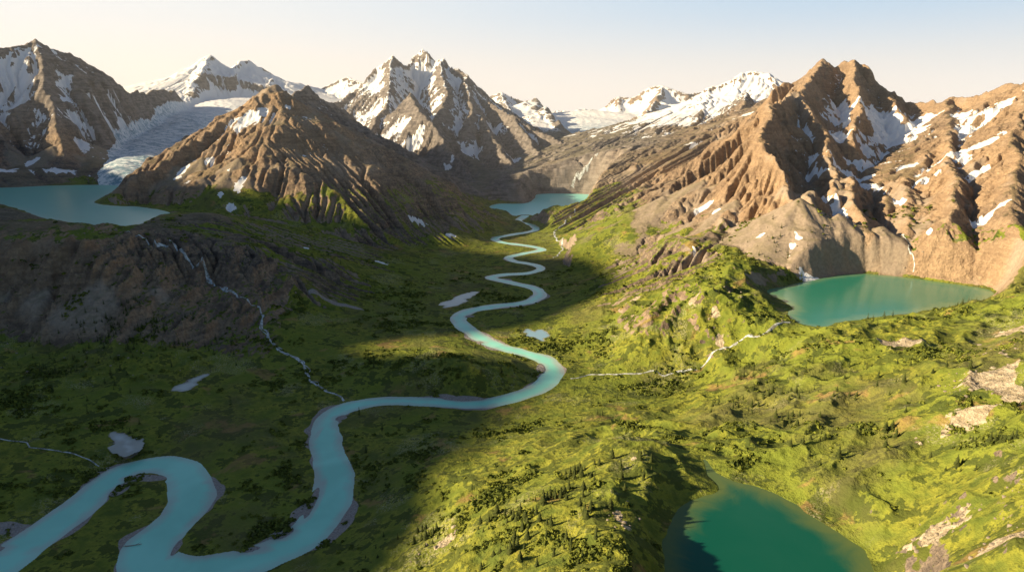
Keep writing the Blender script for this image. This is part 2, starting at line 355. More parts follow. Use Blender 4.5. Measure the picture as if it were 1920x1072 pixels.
lake([(1245,1150),(1243,1060),(1246,1010),(1262,970),(1290,940),(1345,918),(1325,885),(1316,860),(1328,866),(1345,890),(1385,905),(1440,918),(1490,945),(1540,975),(1590,1010),(1640,1065),(1660,1150),(1500,1300),(1300,1280)],90,4,30,'lake','deep green lake among shrubby grass slopes','deep',.16,.15)
def pond(px,py,rx,ry,rot,label,kind='pale'):
    c=march(px,py,land); z=float(c[2])-.6
    pts=[]
    for k in range(14):
        a=k/14*2*math.pi; r=1+.28*math.sin(2*a+px)+.22*math.sin(3*a+py)+.12*math.sin(5*a+px)
        dx=rx*r*math.cos(a); dy=ry*r*math.sin(a)
        pts.append((px+dx*math.cos(rot)-dy*math.sin(rot)*.5,py+dx*math.sin(rot)+dy*math.cos(rot)))
    poly=catmull([PZ(a,b,z)[:2] for a,b in pts],5,True)
    s=polysdf(poly,2.0,40)
    XXs,YYs=np.meshgrid(s['x0']+np.arange(s['g'].shape[1])*2.,s['y0']+np.arange(s['g'].shape[0])*2.)
    s['g']=(s['g']+perlin(XXs/14,YYs/14)*4.5+perlin(XXs/6,YYs/6)*1.5).astype(F32)
    s.update(z=z,blend=30,name='pond',label=label,kind=kind,steep=.04,shore=.6); waters.append(s)
pond(355,720,30,9,-.35,'small pale silty pond in dark meadow')
pond(232,827,26,13,.2,'small pale silty pond in dark meadow')
pond(858,563,34,8,-.25,'shallow grey pond beside the meandering river')
pond(1008,627,20,10,.35,'small blue pond beside the meandering river','blue')
# river
rv=[(-260,1200,50),(-90,1110,50),(-20,1070,48),(85,998,46),(150,947,44),(195,908,42),(250,878,38),(310,871,40),(350,890,44),(360,925,46),(345,962,46),(308,996,46),(278,1026,48),(285,1062,50),(345,1074,48),(420,1062,44),(495,1042,42),(570,1004,44),(618,945,44),(625,888,42),(612,838,38),(612,795,34),(645,766,32),(720,752,30),(810,754,28),(890,757,30),(965,745,30),(1018,722,34),(1037,696,34),(1022,674,32),(980,661,30),(930,647,30),(885,623,30),(860,600,32),(880,583,32),(930,574,32),(985,567,30),(1012,553,30),(1000,540,28),(960,530,28),(922,521,28),(945,515,26),(990,512,24),(1014,504,24),(1000,496,24),(965,490,24),(953,483,24),(980,476,24),(1016,468,24),(990,461,24),(945,455,24),(928,447,26),(960,440,26),(1002,432,26),(997,422,26),(972,415,28),(985,405,30)]
rp=[]
for a,b,w in rv:
    x,y,_=PZ(a,b,0); rp.append((x,y,w*.5))
rp=catmull(rp,7)
x0,y0=rp[:,0].min()-90,rp[:,1].min()-60; x1,y1=rp[:,0].max()+90,rp[:,1].max()+60
rX,rY=np.meshgrid(np.arange(x0,x1,3.0,dtype=F32),np.arange(y0,y1,3.0,dtype=F32))
rs=np.full(rX.shape,1e9,F32)
for k in range(len(rp)-1):
    a=rp[k]; b=rp[k+1]; vx,vy=b[0]-a[0],b[1]-a[1]; l2=vx*vx+vy*vy
    m=120
    i0=max(0,int((min(a[0],b[0])-m-x0)/3)); i1=int((max(a[0],b[0])+m-x0)/3)+1
    j0=max(0,int((min(a[1],b[1])-m-y0)/3)); j1=int((max(a[1],b[1])+m-y0)/3)+1
    sx=rX[j0:j1,i0:i1]; sy=rY[j0:j1,i0:i1]
    t=np.clip(((sx-a[0])*vx+(sy-a[1])*vy)/l2,0,1)
    d=np.sqrt((sx-a[0]-t*vx)**2+(sy-a[1]-t*vy)**2)-(a[2]+t*(b[2]-a[2]))
    rs[j0:j1,i0:i1]=np.minimum(rs[j0:j1,i0:i1],d)
rs=(rs+perlin(rX/45,rY/45)*2.8+perlin(rX/18,rY/18)*.9).astype(F32)
barf=np.zeros(rX.shape,F32)
for (a,b,rx,ry) in [(270,895,50,7),(226,916,16,13),(592,935,13,42),(540,1000,44,11),(485,1030,44,7),(326,1030,9,16),(1014,690,10,14),(870,747,46,5),(636,782,20,7),(598,810,5,14),(905,640,16,4),(880,592,12,4),(30,1030,40,10)]:
    c=PZ(a,b,1); Dm=math.hypot(c[0],c[1]); sx=rx*Dm/FOC; sy=ry*Dm/FOC*2.0
    e=np.sqrt(((rX-c[0])/sx)**2+((rY-c[1])/sy)**2)+.25*fbm(rX,rY,40,3,.5,5.)
    barf=np.maximum(barf,sst(1.2,.6,e))
rs=np.where(barf>0,rs+barf*8,rs).astype(F32)
river=dict(g=rs,x0=x0,y0=y0,c=3.0,z=0.0,blend=50,name='river',label='milky turquoise river meandering along green valley floor',kind='glacial',steep=.05,shore=.8)
waters.append(river)
def wsdf(w,x,y): return bilin(w['g'],w['x0'],w['y0'],w['c'],x,y,999.)
def height(x,y,full=False):
    x=np.asarray(x,dtype=F32); y=np.asarray(y,dtype=F32)
    z=land(x,y)
    best=np.full(x.shape,999.,F32)
    for w in waters:
        s=wsdf(w,x,y)
        near=s<88
        inside=w['z']-0.15-np.minimum(-s*.25,8)
        hh=w['z']+0.12+w['steep']*s
        ww=sst(0,w['blend'],s)
        out=hh*(1-ww)+np.maximum(z,w['z']+.6-.55*np.maximum(0,s-12))*ww
        z=np.where(near,np.where(s<0,inside,out),z)
        best=np.minimum(best,s)
    if full: return z,best
    return z
# ------------------------------------------------------------------ terrain sheet (polar tessellation)
q=np.arange(-.86,.8601,.0016)
phi=np.concatenate([np.radians(np.linspace(-118,math.degrees(math.atan(-.86))-.3,150)),np.arctan(q),np.radians(np.linspace(math.degrees(math.atan(.86))+.3,80,60))])
rr=[60.]
while rr[-1]<14500:
    r=rr[-1]; st=.0125 if r<200 else (.0045 if r<330 else (.0021 if r<1000 else (.0016 if r<4000 else (.0022 if r<8500 else .02))))
    rr.append(r*(1+st))
rr=np.array(rr)
PH,RR=np.meshgrid(phi,rr)
VX=(np.sin(PH)*RR).astype(F32); VY=(np.cos(PH)*RR).astype(F32)
print("grid",VX.shape)
VZ,WS=height(VX,VY,True)
print("height",time.time()-T0)
du=np.stack([np.gradient(VX,axis=1),np.gradient(VY,axis=1),np.gradient(VZ,axis=1)],-1)
dv=np.stack([np.gradient(VX,axis=0),np.gradient(VY,axis=0),np.gradient(VZ,axis=0)],-1)
nrm=np.cross(du,dv); nrm/=np.linalg.norm(nrm,axis=-1,keepdims=True)+1e-9
nz=np.abs(nrm[...,2])
mz=bilin(M20,GX0,GY0,GD,VX,VY); sl=bilin(SL20,GX0,GY0,GD,VX,VY)
BL=M20.copy()
for _ in range(10):
    Q=np.pad(BL,1,mode='edge'); BL=.25*(Q[:-2,1:-1]+Q[2:,1:-1]+Q[1:-1,:-2]+Q[1:-1,2:])
CV=bilin((BL-M20).astype(F32),GX0,GY0,GD,VX,VY)
FL=bilin(FLOW,EX0,EY0,ED,VX,VY,0.)
fan=bilin(FANM,EX0,EY0,ED,VX,VY,0.); gmv=bilin(GLM,GX0,GY0,GD,VX,VY,0.)
fine=mz-VZ
n1=fbm(VX,VY,500,4,.5,31.); n2=fbm(VX,VY,120,4,.55,44.); n3=fbm(VX,VY,35,3,.55,51.)
far=sst(3500,5400,VY)
eastdry=sst(600,1500,VX)*sst(4100,3400,VY)
score=(VZ-420)/300+(nz-.79)*4.0+np.clip(CV/10,-.9,1.)*1.0+np.clip(fine/12,-.6,.8)*.5+n2*.6+n3*.4+far*.75-.75*eastdry-.3*sst(3600,3000,VY)
e2=np.exp(-(((VX-1400)/700)**2+((VY-4500)/550)**2)); score=score+e2*.8
snow=sst(.2,.5,score)*sst(170,290,VZ)
snow=np.maximum(snow,sst(.25,.5,e2)*sst(.74,.86,nz+n3*.05)*sst(360,440,VZ))
couloir=sst(2.2,3.4,FL+n2*.8)*sst(.05,.35,n1+n2*.7+(VZ-310)/330+.25*far)*sst(1500,2300,VY)*(1-.5*sst(600,1200,VX))*sst(-1,3,CV)
snow=np.maximum(snow,couloir*.9*sst(150,260,VZ+40*sst(0,-300,VX)))
far2=sst(5600,7000,VY); snow=np.maximum(snow,far2*sst(.70,.86,nz+n3*.15+n2*.08+.06*np.clip(CV/20,-1,1)))
ice=sst(.45,.7,gmv+n3*.1)
g1d,_=gpath(G1,VX,VY)
icelow=ice*np.where(g1d<2.2,sst(5200,3900,VY),sst(7000,5600,VY))
snow=np.maximum(snow,ice)
patches=[(470,215,36,12),(455,240,14,6),(450,350,7,10),(430,322,7,4),(355,342,10,4),(780,413,16,3),(845,441,12,3),(712,492,12,4),(575,465,8,3),(345,320,5,8),(540,205,8,4),(395,300,8,4),(432,392,5,4),(415,365,8,3),
 (30,125,34,40),(35,190,10,45),(110,210,22,16),(165,272,18,5),(110,322,26,5),(180,195,14,8),(15,322,14,6),(70,300,9,5),(130,150,6,14),(215,180,9,10),(150,240,8,5),(230,240,12,7),
 (720,200,60,20),(700,150,30,24),(750,150,26,32),(790,150,34,44),(740,240,34,12),(880,275,18,8),(820,190,18,10),(860,240,7,14),(780,262,26,6),(850,300,9,4),(980,240,9,12),(960,300,12,4),(1000,260,12,6),(690,225,36,14),(930,250,12,8),
 (1680,215,80,22),(1590,255,50,14),(1710,250,64,18),(1650,240,60,20),(1590,332,42,4),(1620,310,34,4),(1498,452,13,12),(1540,500,19,5),(1465,410,6,12),(1310,393,16,4),(1345,395,9,4),(1880,195,60,16),(1850,268,50,9),(1780,290,24,7),(1880,385,24,5),(1395,505,6,10),(1570,380,6,22),(1430,442,12,4),(1362,555,7,4),(1700,315,14,5),(1640,350,5,18),(1560,290,12,20),(1820,240,22,6),(1745,430,6,3),(1300,465,5,6),(1325,580,3,5),(1590,230,7,26),(1545,320,5,14),
 (1370,182,85,24),(1410,155,50,18),(1250,250,16,5),(1300,270,20,5),(1230,235,22,6),(1400,215,14,5),(1730,340,10,4),(1760,320,8,4),(1690,380,4,12),(1830,330,14,3),(1480,350,3,14)]
for (a,b,rx,ry) in patches:
    c=march(a,b,land); Dm=math.hypot(c[0],c[1])
    if Dm>9000: continue
    sx=rx*Dm/FOC; sy=ry*Dm/FOC*2.1
    rad=max(sx,sy)*2.4
    m=(np.abs(VX-c[0])<rad)&(np.abs(VY-c[1])<rad)
    if not m.any(): continue
    jx=fbm(VX[m],VY[m],max(30,sx*.9),4,.65,61.)*sx*.9; jy=fbm(VX[m],VY[m],max(30,sx*.9),4,.65,83.)*sy*.9
    e=np.sqrt(((VX[m]+jx-c[0])/sx)**2+((VY[m]+jy-c[1])/sy)**2)
    e=e*(1+.4*n3[m]) - np.clip(CV[m]/9,-.5,.5)-np.clip(fine[m]/8,-.4,.3)-.25*sst(1.5,3.5,FL[m])+.12
    snow[m]=np.maximum(snow[m],sst(1.15,.8,e))
right=sst(100,700,VX)
py_=pyr(VX,VY)
lim=160+n1*60+n2*50-115*sst(2300,3100,VY)*(1-.5*py_)+10*right-60*sst(1200,1450,VY)*right-60*fan*right+45*np.exp(-(((VX-860)/220)**2+((VY-1250)/140)**2))+25*sst(-900,-500,VX)*py_
cz=cliffzone(VX,VY)
grass=sst(25,-25,VZ-lim)*sst(.62,.76,nz+n3*.08-n2*.05)*sst(3200,2800,VY+n2*200)
nearg=sst(1180,1000,VY)*(1-cz)
grass=np.maximum(grass,nearg*sst(.42,.60,nz+n3*.06))
grass=grass*(1-cz*sst(.96,.86,nz+n2*.12))
grass=grass*(1-.85*fan*sst(30,60,VZ)*np.clip(right+cz+sst(.1,-.2,n2+n1)*.5,0,1))
scree=np.clip(np.maximum(fan,sst(.0,.35,n2*.5+n1*.5+.2-(np.abs(sl-.45))*.7-np.clip(-fine/10,0,1)*.5)*(1-.8*cz)),0,1)*(1-grass)
pale=np.zeros_like(VX)
for (a,b,rx,ry) in [(1850,715,50,20),(1690,645,38,7),(1760,1000,18,10),(1890,1010,22,14),(1830,770,40,14),(1880,690,34,14),(830,1020,20,8),(1160,970,10,12),(1190,860,12,5),(1340,590,9,10),(1190,560,16,6),(1350,640,8,9),(1900,620,24,8),(1300,560,9,5),(1900,740,20,30)]:
    c=march(a,b,land); Dm=math.hypot(c[0],c[1]); sx=rx*Dm/FOC; sy=ry*Dm/FOC*2.0; rad=max(sx,sy)*2.6
    m=(np.abs(VX-c[0])<rad)&(np.abs(VY-c[1])<rad)
    e=np.sqrt(((VX[m]-c[0])/sx)**2+((VY[m]-c[1])/sy)**2)*(1+1.3*n3[m]+.7*n2[m])+.45*fbm(VX[m],VY[m],9,3,.6,3.)
    pale[m]=np.maximum(pale[m],sst(1.5,.3,e))
grass=grass*(1-sst(.4,.8,pale)*.9)
rsd=wsdf(river,VX,VY)
sand=sst(5,0,rsd-(fbm(VX,VY,110,3,.5,71.)*30)+4)*(rsd<24)
sand=np.maximum(sand,bilin(barf,x0,y0,3.0,VX,VY,0.)*(rsd<40))
for w in waters[:-1]:
    s=wsdf(w,VX,VY); sand=np.maximum(sand,sst(5,1,s)*w['shore'])
for (a,b,rx,ry) in [(30,990,50,8),(330,1020,8,14),(630,592,60,4)]:
    c=PZ(a,b,1); Dm=math.hypot(c[0],c[1]); sx=rx*Dm/FOC; sy=ry*Dm/FOC*2.2
    m=(np.abs(VX-c[0])<sx*2)&(np.abs(VY-c[1])<sy*2)
    e=np.sqrt(((VX[m]-c[0])/sx)**2+((VY[m]-c[1])/sy)**2)*(1+.9*n3[m])
    sand[m]=np.maximum(sand[m],sst(1.1,.8,e))
# geology: iron-stained rock in the east and on the pyramid, grey rock in the west and north
warm=np.clip(.45+n1*.6+.45*sst(300,700,VX)*sst(3600,2800,VY)+.45*np.exp(-(((VX+950)/420)**2+((VY-2250)/420)**2))-.5*sst(2600,3200,VY)*sst(1000,600,VX)+.15*cz,0,1)
me=bpy.data.meshes.new('terrain')
nr,nc=VX.shape
co=np.stack([VX,VY,VZ],-1).reshape(-1,3).astype(F32)
ii=np.arange(nr*nc,dtype=np.int32).reshape(nr,nc)
quads=np.stack([ii[:-1,:-1],ii[:-1,1:],ii[1:,1:],ii[1:,:-1]],-1).reshape(-1,4)[:, ::-1]
def fill(me,co,faces,k):
    me.vertices.add(len(co)); me.vertices.foreach_set('co',np.ascontiguousarray(co,dtype=F32).ravel())
    me.loops.add(faces.size); me.loops.foreach_set('vertex_index',np.ascontiguousarray(faces,dtype=np.int32).ravel())
    me.polygons.add(len(faces)); me.polygons.foreach_set('loop_start',np.arange(0,faces.size,k,dtype=np.int32))
    try: me.polygons.foreach_set('loop_total',np.full(len(faces),k,dtype=np.int32))
    except Exception: pass
    me.update(calc_edges=True)
fill(me,co,quads,4)
me.polygons.foreach_set('use_smooth',np.ones(len(quads),bool))
def addcol(me,name,chs):
    a=me.attributes.new(name,'FLOAT_COLOR','POINT')
    a.data.foreach_set('color',np.stack([np.asarray(c,dtype=F32).ravel() for c in chs],-1).ravel())
addcol(me,'maska',[snow,grass,scree,icelow])
addcol(me,'maskb',[sand,pale,warm,nz])
print("mesh",time.time()-T0)
terr=bpy.data.objects.new('terrain',me); scene.collection.objects.link(terr)
def tag(o,label,cat,kind=None,group=None):
    o['label']=label; o['category']=cat
    if kind: o['kind']=kind
    if group: o['group']=group
tag(terr,'rugged mountain valley with green meadows, brown rock and snow','mountain terrain','structure')
# ------------------------------------------------------------------ node helpers
class NT:
    def __init__(s,mat):
        mat.use_nodes=True; s.t=mat.node_tree; s.t.nodes.clear()
    def n(s,ty,**kw):
        nd=s.t.nodes.new(ty)
        for k_,v in kw.items(): setattr(nd,k_,v)
        return nd
    def l(s,a,b): s.t.links.new(a,b)
    def setin(s,sock,v):
        if isinstance(v,bpy.types.NodeSocket): s.l(v,sock)
        elif isinstance(v,(tuple,list)): sock.default_value=tuple(v)+((1,) if len(v)==3 and sock.type=='RGBA' else ())
        else: sock.default_value=v
    def mix(s,f,a,b,blend='MIX'):
        m=s.n('ShaderNodeMix',data_type='RGBA',blend_type=blend)
        s.setin(m.inputs[0],f); s.setin(m.inputs[6],a); s.setin(m.inputs[7],b); return m.outputs[2]
    def math(s,op,a,b=0.0,c=None,clamp=False):
        m=s.n('ShaderNodeMath',operation=op,use_clamp=clamp)
        s.setin(m.inputs[0],a); s.setin(m.inputs[1],b)
        if c is not None: s.setin(m.inputs[2],c)
        return m.outputs[0]
    def ss(s,x,a,b):
        m=s.n('ShaderNodeMapRange',interpolation_type='SMOOTHSTEP')
        s.setin(m.inputs[0],x); m.inputs[1].default_value=a; m.inputs[2].default_value=b
        return m.outputs[0]
    def noise(s,vec,scale,detail=4,rough=.55,dist=0):
        m=s.n('ShaderNodeTexNoise'); s.l(vec,m.inputs['Vector']); m.inputs['Scale'].default_value=scale
        m.inputs['Detail'].default_value=detail; m.inputs['Roughness'].default_value=rough; m.inputs['Distortion'].default_value=dist
        return m.outputs[0]
    def out(s,sh):
        o=s.n('ShaderNodeOutputMaterial'); s.l(sh,o.inputs['Surface'])
mt=bpy.data.materials.new('terrain_ground'); t=NT(mt)
geo=t.n('ShaderNodeNewGeometry'); pos=geo.outputs['Position']
A1=t.n('ShaderNodeAttribute',attribute_name='maska'); A2=t.n('ShaderNodeAttribute',attribute_name='maskb')
sA=t.n('ShaderNodeSeparateColor'); t.l(A1.outputs['Color'],sA.inputs[0]); sB=t.n('ShaderNodeSeparateColor'); t.l(A2.outputs['Color'],sB.inputs[0])
a_snow,a_grass,a_scree=sA.outputs; a_ice=A1.outputs['Alpha']
a_sand,a_pale,a_warm=sB.outputs; a_nz=A2.outputs['Alpha']
nL=t.noise(pos,.006,5,.6); nM=t.noise(pos,.035,6,.62); nS=t.noise(pos,.16,5,.65); nT=t.noise(pos,.6,4,.7)
mp=t.n('ShaderNodeMapping'); t.l(pos,mp.inputs['Vector']); mp.inputs['Scale'].default_value=(.22,.22,2.6); mp.inputs['Rotation'].default_value=(.12,.10,0)
nSt=t.noise(mp.outputs[0],.05,6,.7)
rock=t.mix(t.ss(nM,.38,.62),(.175,.137,.115),(.35,.27,.20))
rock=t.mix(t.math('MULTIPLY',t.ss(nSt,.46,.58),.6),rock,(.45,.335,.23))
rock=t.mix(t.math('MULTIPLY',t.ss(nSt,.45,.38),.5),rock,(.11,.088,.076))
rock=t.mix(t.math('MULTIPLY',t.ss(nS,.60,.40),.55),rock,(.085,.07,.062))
rock=t.mix(t.math('MULTIPLY',t.ss(a_warm,.4,.95),.42),rock,(.56,.37,.21))
scr=t.mix(t.ss(nS,.3,.7),(.27,.22,.175),(.37,.305,.24))
scr=t.mix(t.math('MULTIPLY',t.ss(nT,.52,.68),.3),scr,(.20,.155,.125))
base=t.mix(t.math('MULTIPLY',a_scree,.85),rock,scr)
base=t.mix(t.math('MULTIPLY',t.ss(a_warm,.42,.05),.75),base,t.mix(t.ss(t.math('ADD',t.math('MULTIPLY',nM,.5),t.math('MULTIPLY',nSt,.5)),.42,.58),(.12,.112,.11),(.27,.25,.24)))
lich=t.math('MULTIPLY',t.ss(t.math('ADD',a_nz,t.math('MULTIPLY',nM,.3)),.94,1.08),.4)
base=t.mix(lich,base,(.19,.17,.08))
g1_=t.mix(t.ss(nM,.36,.64),(.11,.145,.026),(.37,.36,.048))
g1_=t.mix(t.math('MULTIPLY',t.ss(nL,.40,.60),.7),g1_,(.20,.245,.034))
sh=t.math('MULTIPLY',t.ss(t.math('ADD',t.math('MULTIPLY',nM,.72),t.math('MULTIPLY',nS,.28)),.505,.55),.8)
g1_=t.mix(sh,g1_,(.045,.07,.018))
g1_=t.mix(t.math('MULTIPLY',t.ss(nT,.54,.66),.25),g1_,(.045,.065,.016))
fl=t.math('MULTIPLY',t.ss(t.noise(pos,.013,4,.6,.3),.55,.64),t.ss(nT,.50,.60))
g1_=t.mix(t.math('MULTIPLY',fl,.6),g1_,(.50,.46,.30))
g1_=t.mix(t.math('MULTIPLY',t.ss(t.noise(pos,.0045,5,.65,.4),.50,.64),.55),g1_,(.14,.125,.055))
dry=t.ss(t.noise(pos,.018,4,.6,.5),.60,.68)
g1_=t.mix(t.math('MULTIPLY',dry,.6),g1_,(.34,.21,.09))
gf=t.ss(t.math('ADD',a_grass,t.math('MULTIPLY',t.math('SUBTRACT',nS,.5),.9)),.38,.62)
base=t.mix(gf,base,g1_)
pr=t.mix(t.ss(nS,.4,.6),(.38,.31,.21),(.58,.49,.36))
base=t.mix(t.ss(t.math('ADD',a_pale,t.math('MULTIPLY',t.math('SUBTRACT',nS,.5),2.2)),.5,.68),base,pr)
sd=t.mix(t.ss(nT,.4,.6),(.29,.255,.24),(.42,.375,.345))
base=t.mix(t.ss(t.math('ADD',a_sand,t.math('MULTIPLY',t.math('SUBTRACT',nS,.5),.7)),.45,.65),base,sd)
nb=t.math('MULTIPLY',t.math('ADD',nS,nM),.5)
sf=t.ss(t.math('ADD',a_snow,t.math('MULTIPLY',t.math('SUBTRACT',nb,.5),t.math('SUBTRACT',1.9,t.math('MULTIPLY',a_ice,1.7)))),.42,.58)
sn=t.mix(nM,(.82,.84,.87),(.90,.91,.93))
mp2=t.n('ShaderNodeMapping'); t.l(pos,mp2.inputs['Vector']); mp2.inputs['Scale'].default_value=(.5,1.6,1.3); mp2.inputs['Rotation'].default_value=(0,0,.35)
cre=t.noise(mp2.outputs[0],.03,7,.8,.8)
icec=t.mix(t.ss(cre,.44,.54),(.24,.40,.50),(.86,.92,.96))
sn=t.mix(a_ice,sn,icec)
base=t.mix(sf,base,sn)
bs_=t.n('ShaderNodeBsdfPrincipled'); t.l(base,bs_.inputs['Base Color']); bs_.inputs['Roughness'].default_value=.9
bs_.inputs['Specular IOR Level'].default_value=.15
hgt=t.math('ADD',t.math('ADD',t.math('MULTIPLY',nM,10.0),t.math('MULTIPLY',t.math('MULTIPLY',cre,a_ice),40.0)),t.math('ADD',t.math('ADD',t.math('MULTIPLY',nS,6.0),t.math('MULTIPLY',nSt,4.0)),t.math('MULTIPLY',nT,.9)))
bp=t.n('ShaderNodeBump'); t.l(hgt,bp.inputs['Height']); bp.inputs['Distance'].default_value=1.0
st_=t.math('SUBTRACT',1.0,t.math('MAXIMUM',t.math('MAXIMUM',t.math('MULTIPLY',sf,.6),t.math('MULTIPLY',gf,.4)),t.math('MULTIPLY',a_scree,.7)))
t.setin(bp.inputs['Strength'],st_)
t.l(bp.outputs[0],bs_.inputs['Normal']); t.out(bs_.outputs[0])
me.materials.append(mt)
def water_mat(name,shallow,deep,d0,d1,rough=.12,bump=.25,spec=.5,streak=.22):
    m=bpy.data.materials.new(name); t=NT(m)
    geo=t.n('ShaderNodeNewGeometry'); pos=geo.outputs['Position']
    at=t.n('ShaderNodeAttribute',attribute_name='shore')
    n=t.noise(pos,.02,4,.6,1.5)
    f=t.ss(t.math('ADD',at.outputs['Fac'],t.math('MULTIPLY',t.math('SUBTRACT',n,.5),d1*1.2)),d0,d1)
    c=t.mix(f,shallow,deep)
    c=t.mix(t.math('MULTIPLY',t.ss(t.noise(pos,.012,3,.5,.6),.35,.70),streak),c,tuple(min(1,v*1.2+.08) for v in deep))
    b=t.n('ShaderNodeBsdfPrincipled'); t.l(c,b.inputs['Base Color']); b.inputs['Roughness'].default_value=rough; b.inputs['IOR'].default_value=1.33; b.inputs['Specular IOR Level'].default_value=spec
    bp=t.n('ShaderNodeBump'); t.l(t.noise(pos,.5,4,.6),bp.inputs['Height']); bp.inputs['Strength'].default_value=bump; bp.inputs['Distance'].default_value=.3
    t.l(bp.outputs[0],b.inputs['Normal']); t.out(b.outputs[0]); return m
WM=dict(glacial=water_mat('glacial_water',(.46,.54,.48),(.29,.76,.62),0,14,.22,.1,.45,.5),
        glaciallake=water_mat('glacial_lake_water',(.28,.55,.46),(.17,.52,.43),0,30,.3,.3,.35,.1),
        farlake=water_mat('pale_lake_water',(.36,.76,.68),(.34,.88,.80),0,30,.3,.2,.4,.1),
        emerald=water_mat('emerald_water',(.15,.30,.16),(.03,.23,.155),0,26,.15,.3,.45,.08),
        deep=water_mat('deep_green_water',(.12,.17,.05),(.006,.105,.068),0,26,.12,.2,.4,.06),
        pale=water_mat('silty_pond_water',(.34,.35,.31),(.48,.52,.50),0,8,.15,.1,.5,.2),
        blue=water_mat('blue_pond_water',(.28,.36,.34),(.28,.46,.58),0,5,.15,.1,.5,.1))
def water_obj(w):
    c=w['c']; g=w['g']
    cell=(g[:-1,:-1]<8)|(g[1:,1:]<8)|(g[:-1,1:]<8)|(g[1:,:-1]<8)
    ny,nx=g.shape; id_=np.arange(ny*nx).reshape(ny,nx)
    J,I=np.where(cell)
    f=np.stack([id_[J,I],id_[J,I+1],id_[J+1,I+1],id_[J+1,I]],-1)
    u,inv=np.unique(f,return_inverse=True); f=inv.reshape(-1,4)
    yy=u//nx; xx=u%nx
    co=np.stack([w['x0']+xx*c,w['y0']+yy*c,np.full(len(u),w['z'])],-1)
    m=bpy.data.meshes.new(w['name']); fill(m,co,f,4)
    a=m.attributes.new('shore','FLOAT','POINT'); a.data.foreach_set('value',(-g.ravel()[u]).astype(F32))
    m.materials.append(WM[w['kind']])
    o=bpy.data.objects.new(w['name'],m); scene.collection.objects.link(o); tag(o,w['label'],w['name'],'structure')
for w in waters: water_obj(w)
ms=bpy.data.materials.new('stream_whitewater'); t=NT(ms)
geo=t.n('ShaderNodeNewGeometry'); nn=t.noise(geo.outputs['Position'],.10,5,.8)
c=t.mix(t.ss(nn,.38,.60),(.17,.17,.14),(.66,.71,.73))
b=t.n('ShaderNodeBsdfPrincipled'); t.l(c,b.inputs['Base Color']); b.inputs['Roughness'].default_value=.4; t.out(b.outputs[0])
def stream(pix,w0,w1,label,off=0.0,lift=1.2):
    pts=np.array([march(a,b_,height) for a,b_ in pix])[:,:2]
    pts=catmull(pts,12)
    ln=np.concatenate([[0],np.cumsum(np.linalg.norm(np.diff(pts,axis=0),axis=1))])
    s_=np.arange(0,ln[-1],4.0); pts=np.stack([np.interp(s_,ln,pts[:,0]),np.interp(s_,ln,pts[:,1])],-1)
    ox=perlin(pts[:,0]/22+off,pts[:,1]/22)*7; oy=perlin(pts[:,0]/22+9,pts[:,1]/22+off)*7; pts[:,0]+=ox; pts[:,1]+=oy
    tg=np.gradient(pts,axis=0); tg/=np.linalg.norm(tg,axis=1,keepdims=True)+1e-6
    nm=np.stack([-tg[:,1],tg[:,0]],-1)
    wd=np.linspace(w0,w1,len(pts))*(1+.8*perlin(s_/14+pix[0][0]+off,np.zeros(len(pts))))
    rows=[]
    for k_ in (-1,-.5,0,.5,1):
        p=pts+nm*(wd*.5*k_)[:,None]
        z=height(p[:,0],p[:,1])+lift-.75*lift*abs(k_)
        rows.append(np.stack([p[:,0],p[:,1],z],-1))
    co=np.stack(rows,1).reshape(-1,3); n=len(pts)
    ii=np.arange(n*5).reshape(n,5)
    f=np.stack([ii[:-1,:-1],ii[1:,:-1],ii[1:,1:],ii[:-1,1:]],-1).reshape(-1,4)
    m=bpy.data.meshes.new('stream'); fill(m,co,f,4); m.materials.append(ms)
    m.polygons.foreach_set('use_smooth',np.ones(len(f),bool))
    o=bpy.data.objects.new('stream',m); scene.collection.objects.link(o); tag(o,label,'stream','structure')
stream([(242,436),(265,446),(290,453),(320,463),(345,475),(372,500),(395,528),(425,547)],3,9,'white cascade tumbling over dark cliff from a lake',0.,2.2)
stream([(425,547),(465,562),(488,590),(495,620),(520,655),(565,680),(582,712),(615,735),(652,754)],3.6,3.0,'small braided stream crossing dark green meadow')
stream([(488,590),(495,620),(520,655),(565,680),(582,712)],2.2,1.8,'thin side braid of a meadow stream',5.)
stream([(520,655),(565,680),(582,712),(615,735)],1.8,1.8,'thin side braid of a meadow stream',11.)
stream([(1478,606),(1440,620),(1400,632),(1360,655),(1325,680),(1300,695),(1240,703),(1180,703),(1120,705),(1062,710)],3.2,2.2,'narrow white creek running down from an emerald tarn')
stream([(1122,296),(1110,312),(1095,330),(1080,345),(1072,361)],7,11,'braided meltwater stream below a glacier')
stream([(1080,398),(1060,420),(1040,436),(1045,450),(1055,462),(1040,485)],5,4,'pale side channel beside the river')
stream([(0,826),(60,838),(130,852),(190,872)],1.5,1.5,'thin stream winding through dark meadow')
stream([(1690,440),(1705,470),(1715,500),(1712,515)],2.2,2.2,'thin stream dropping down cliff to a tarn')
print("water",time.time()-T0)
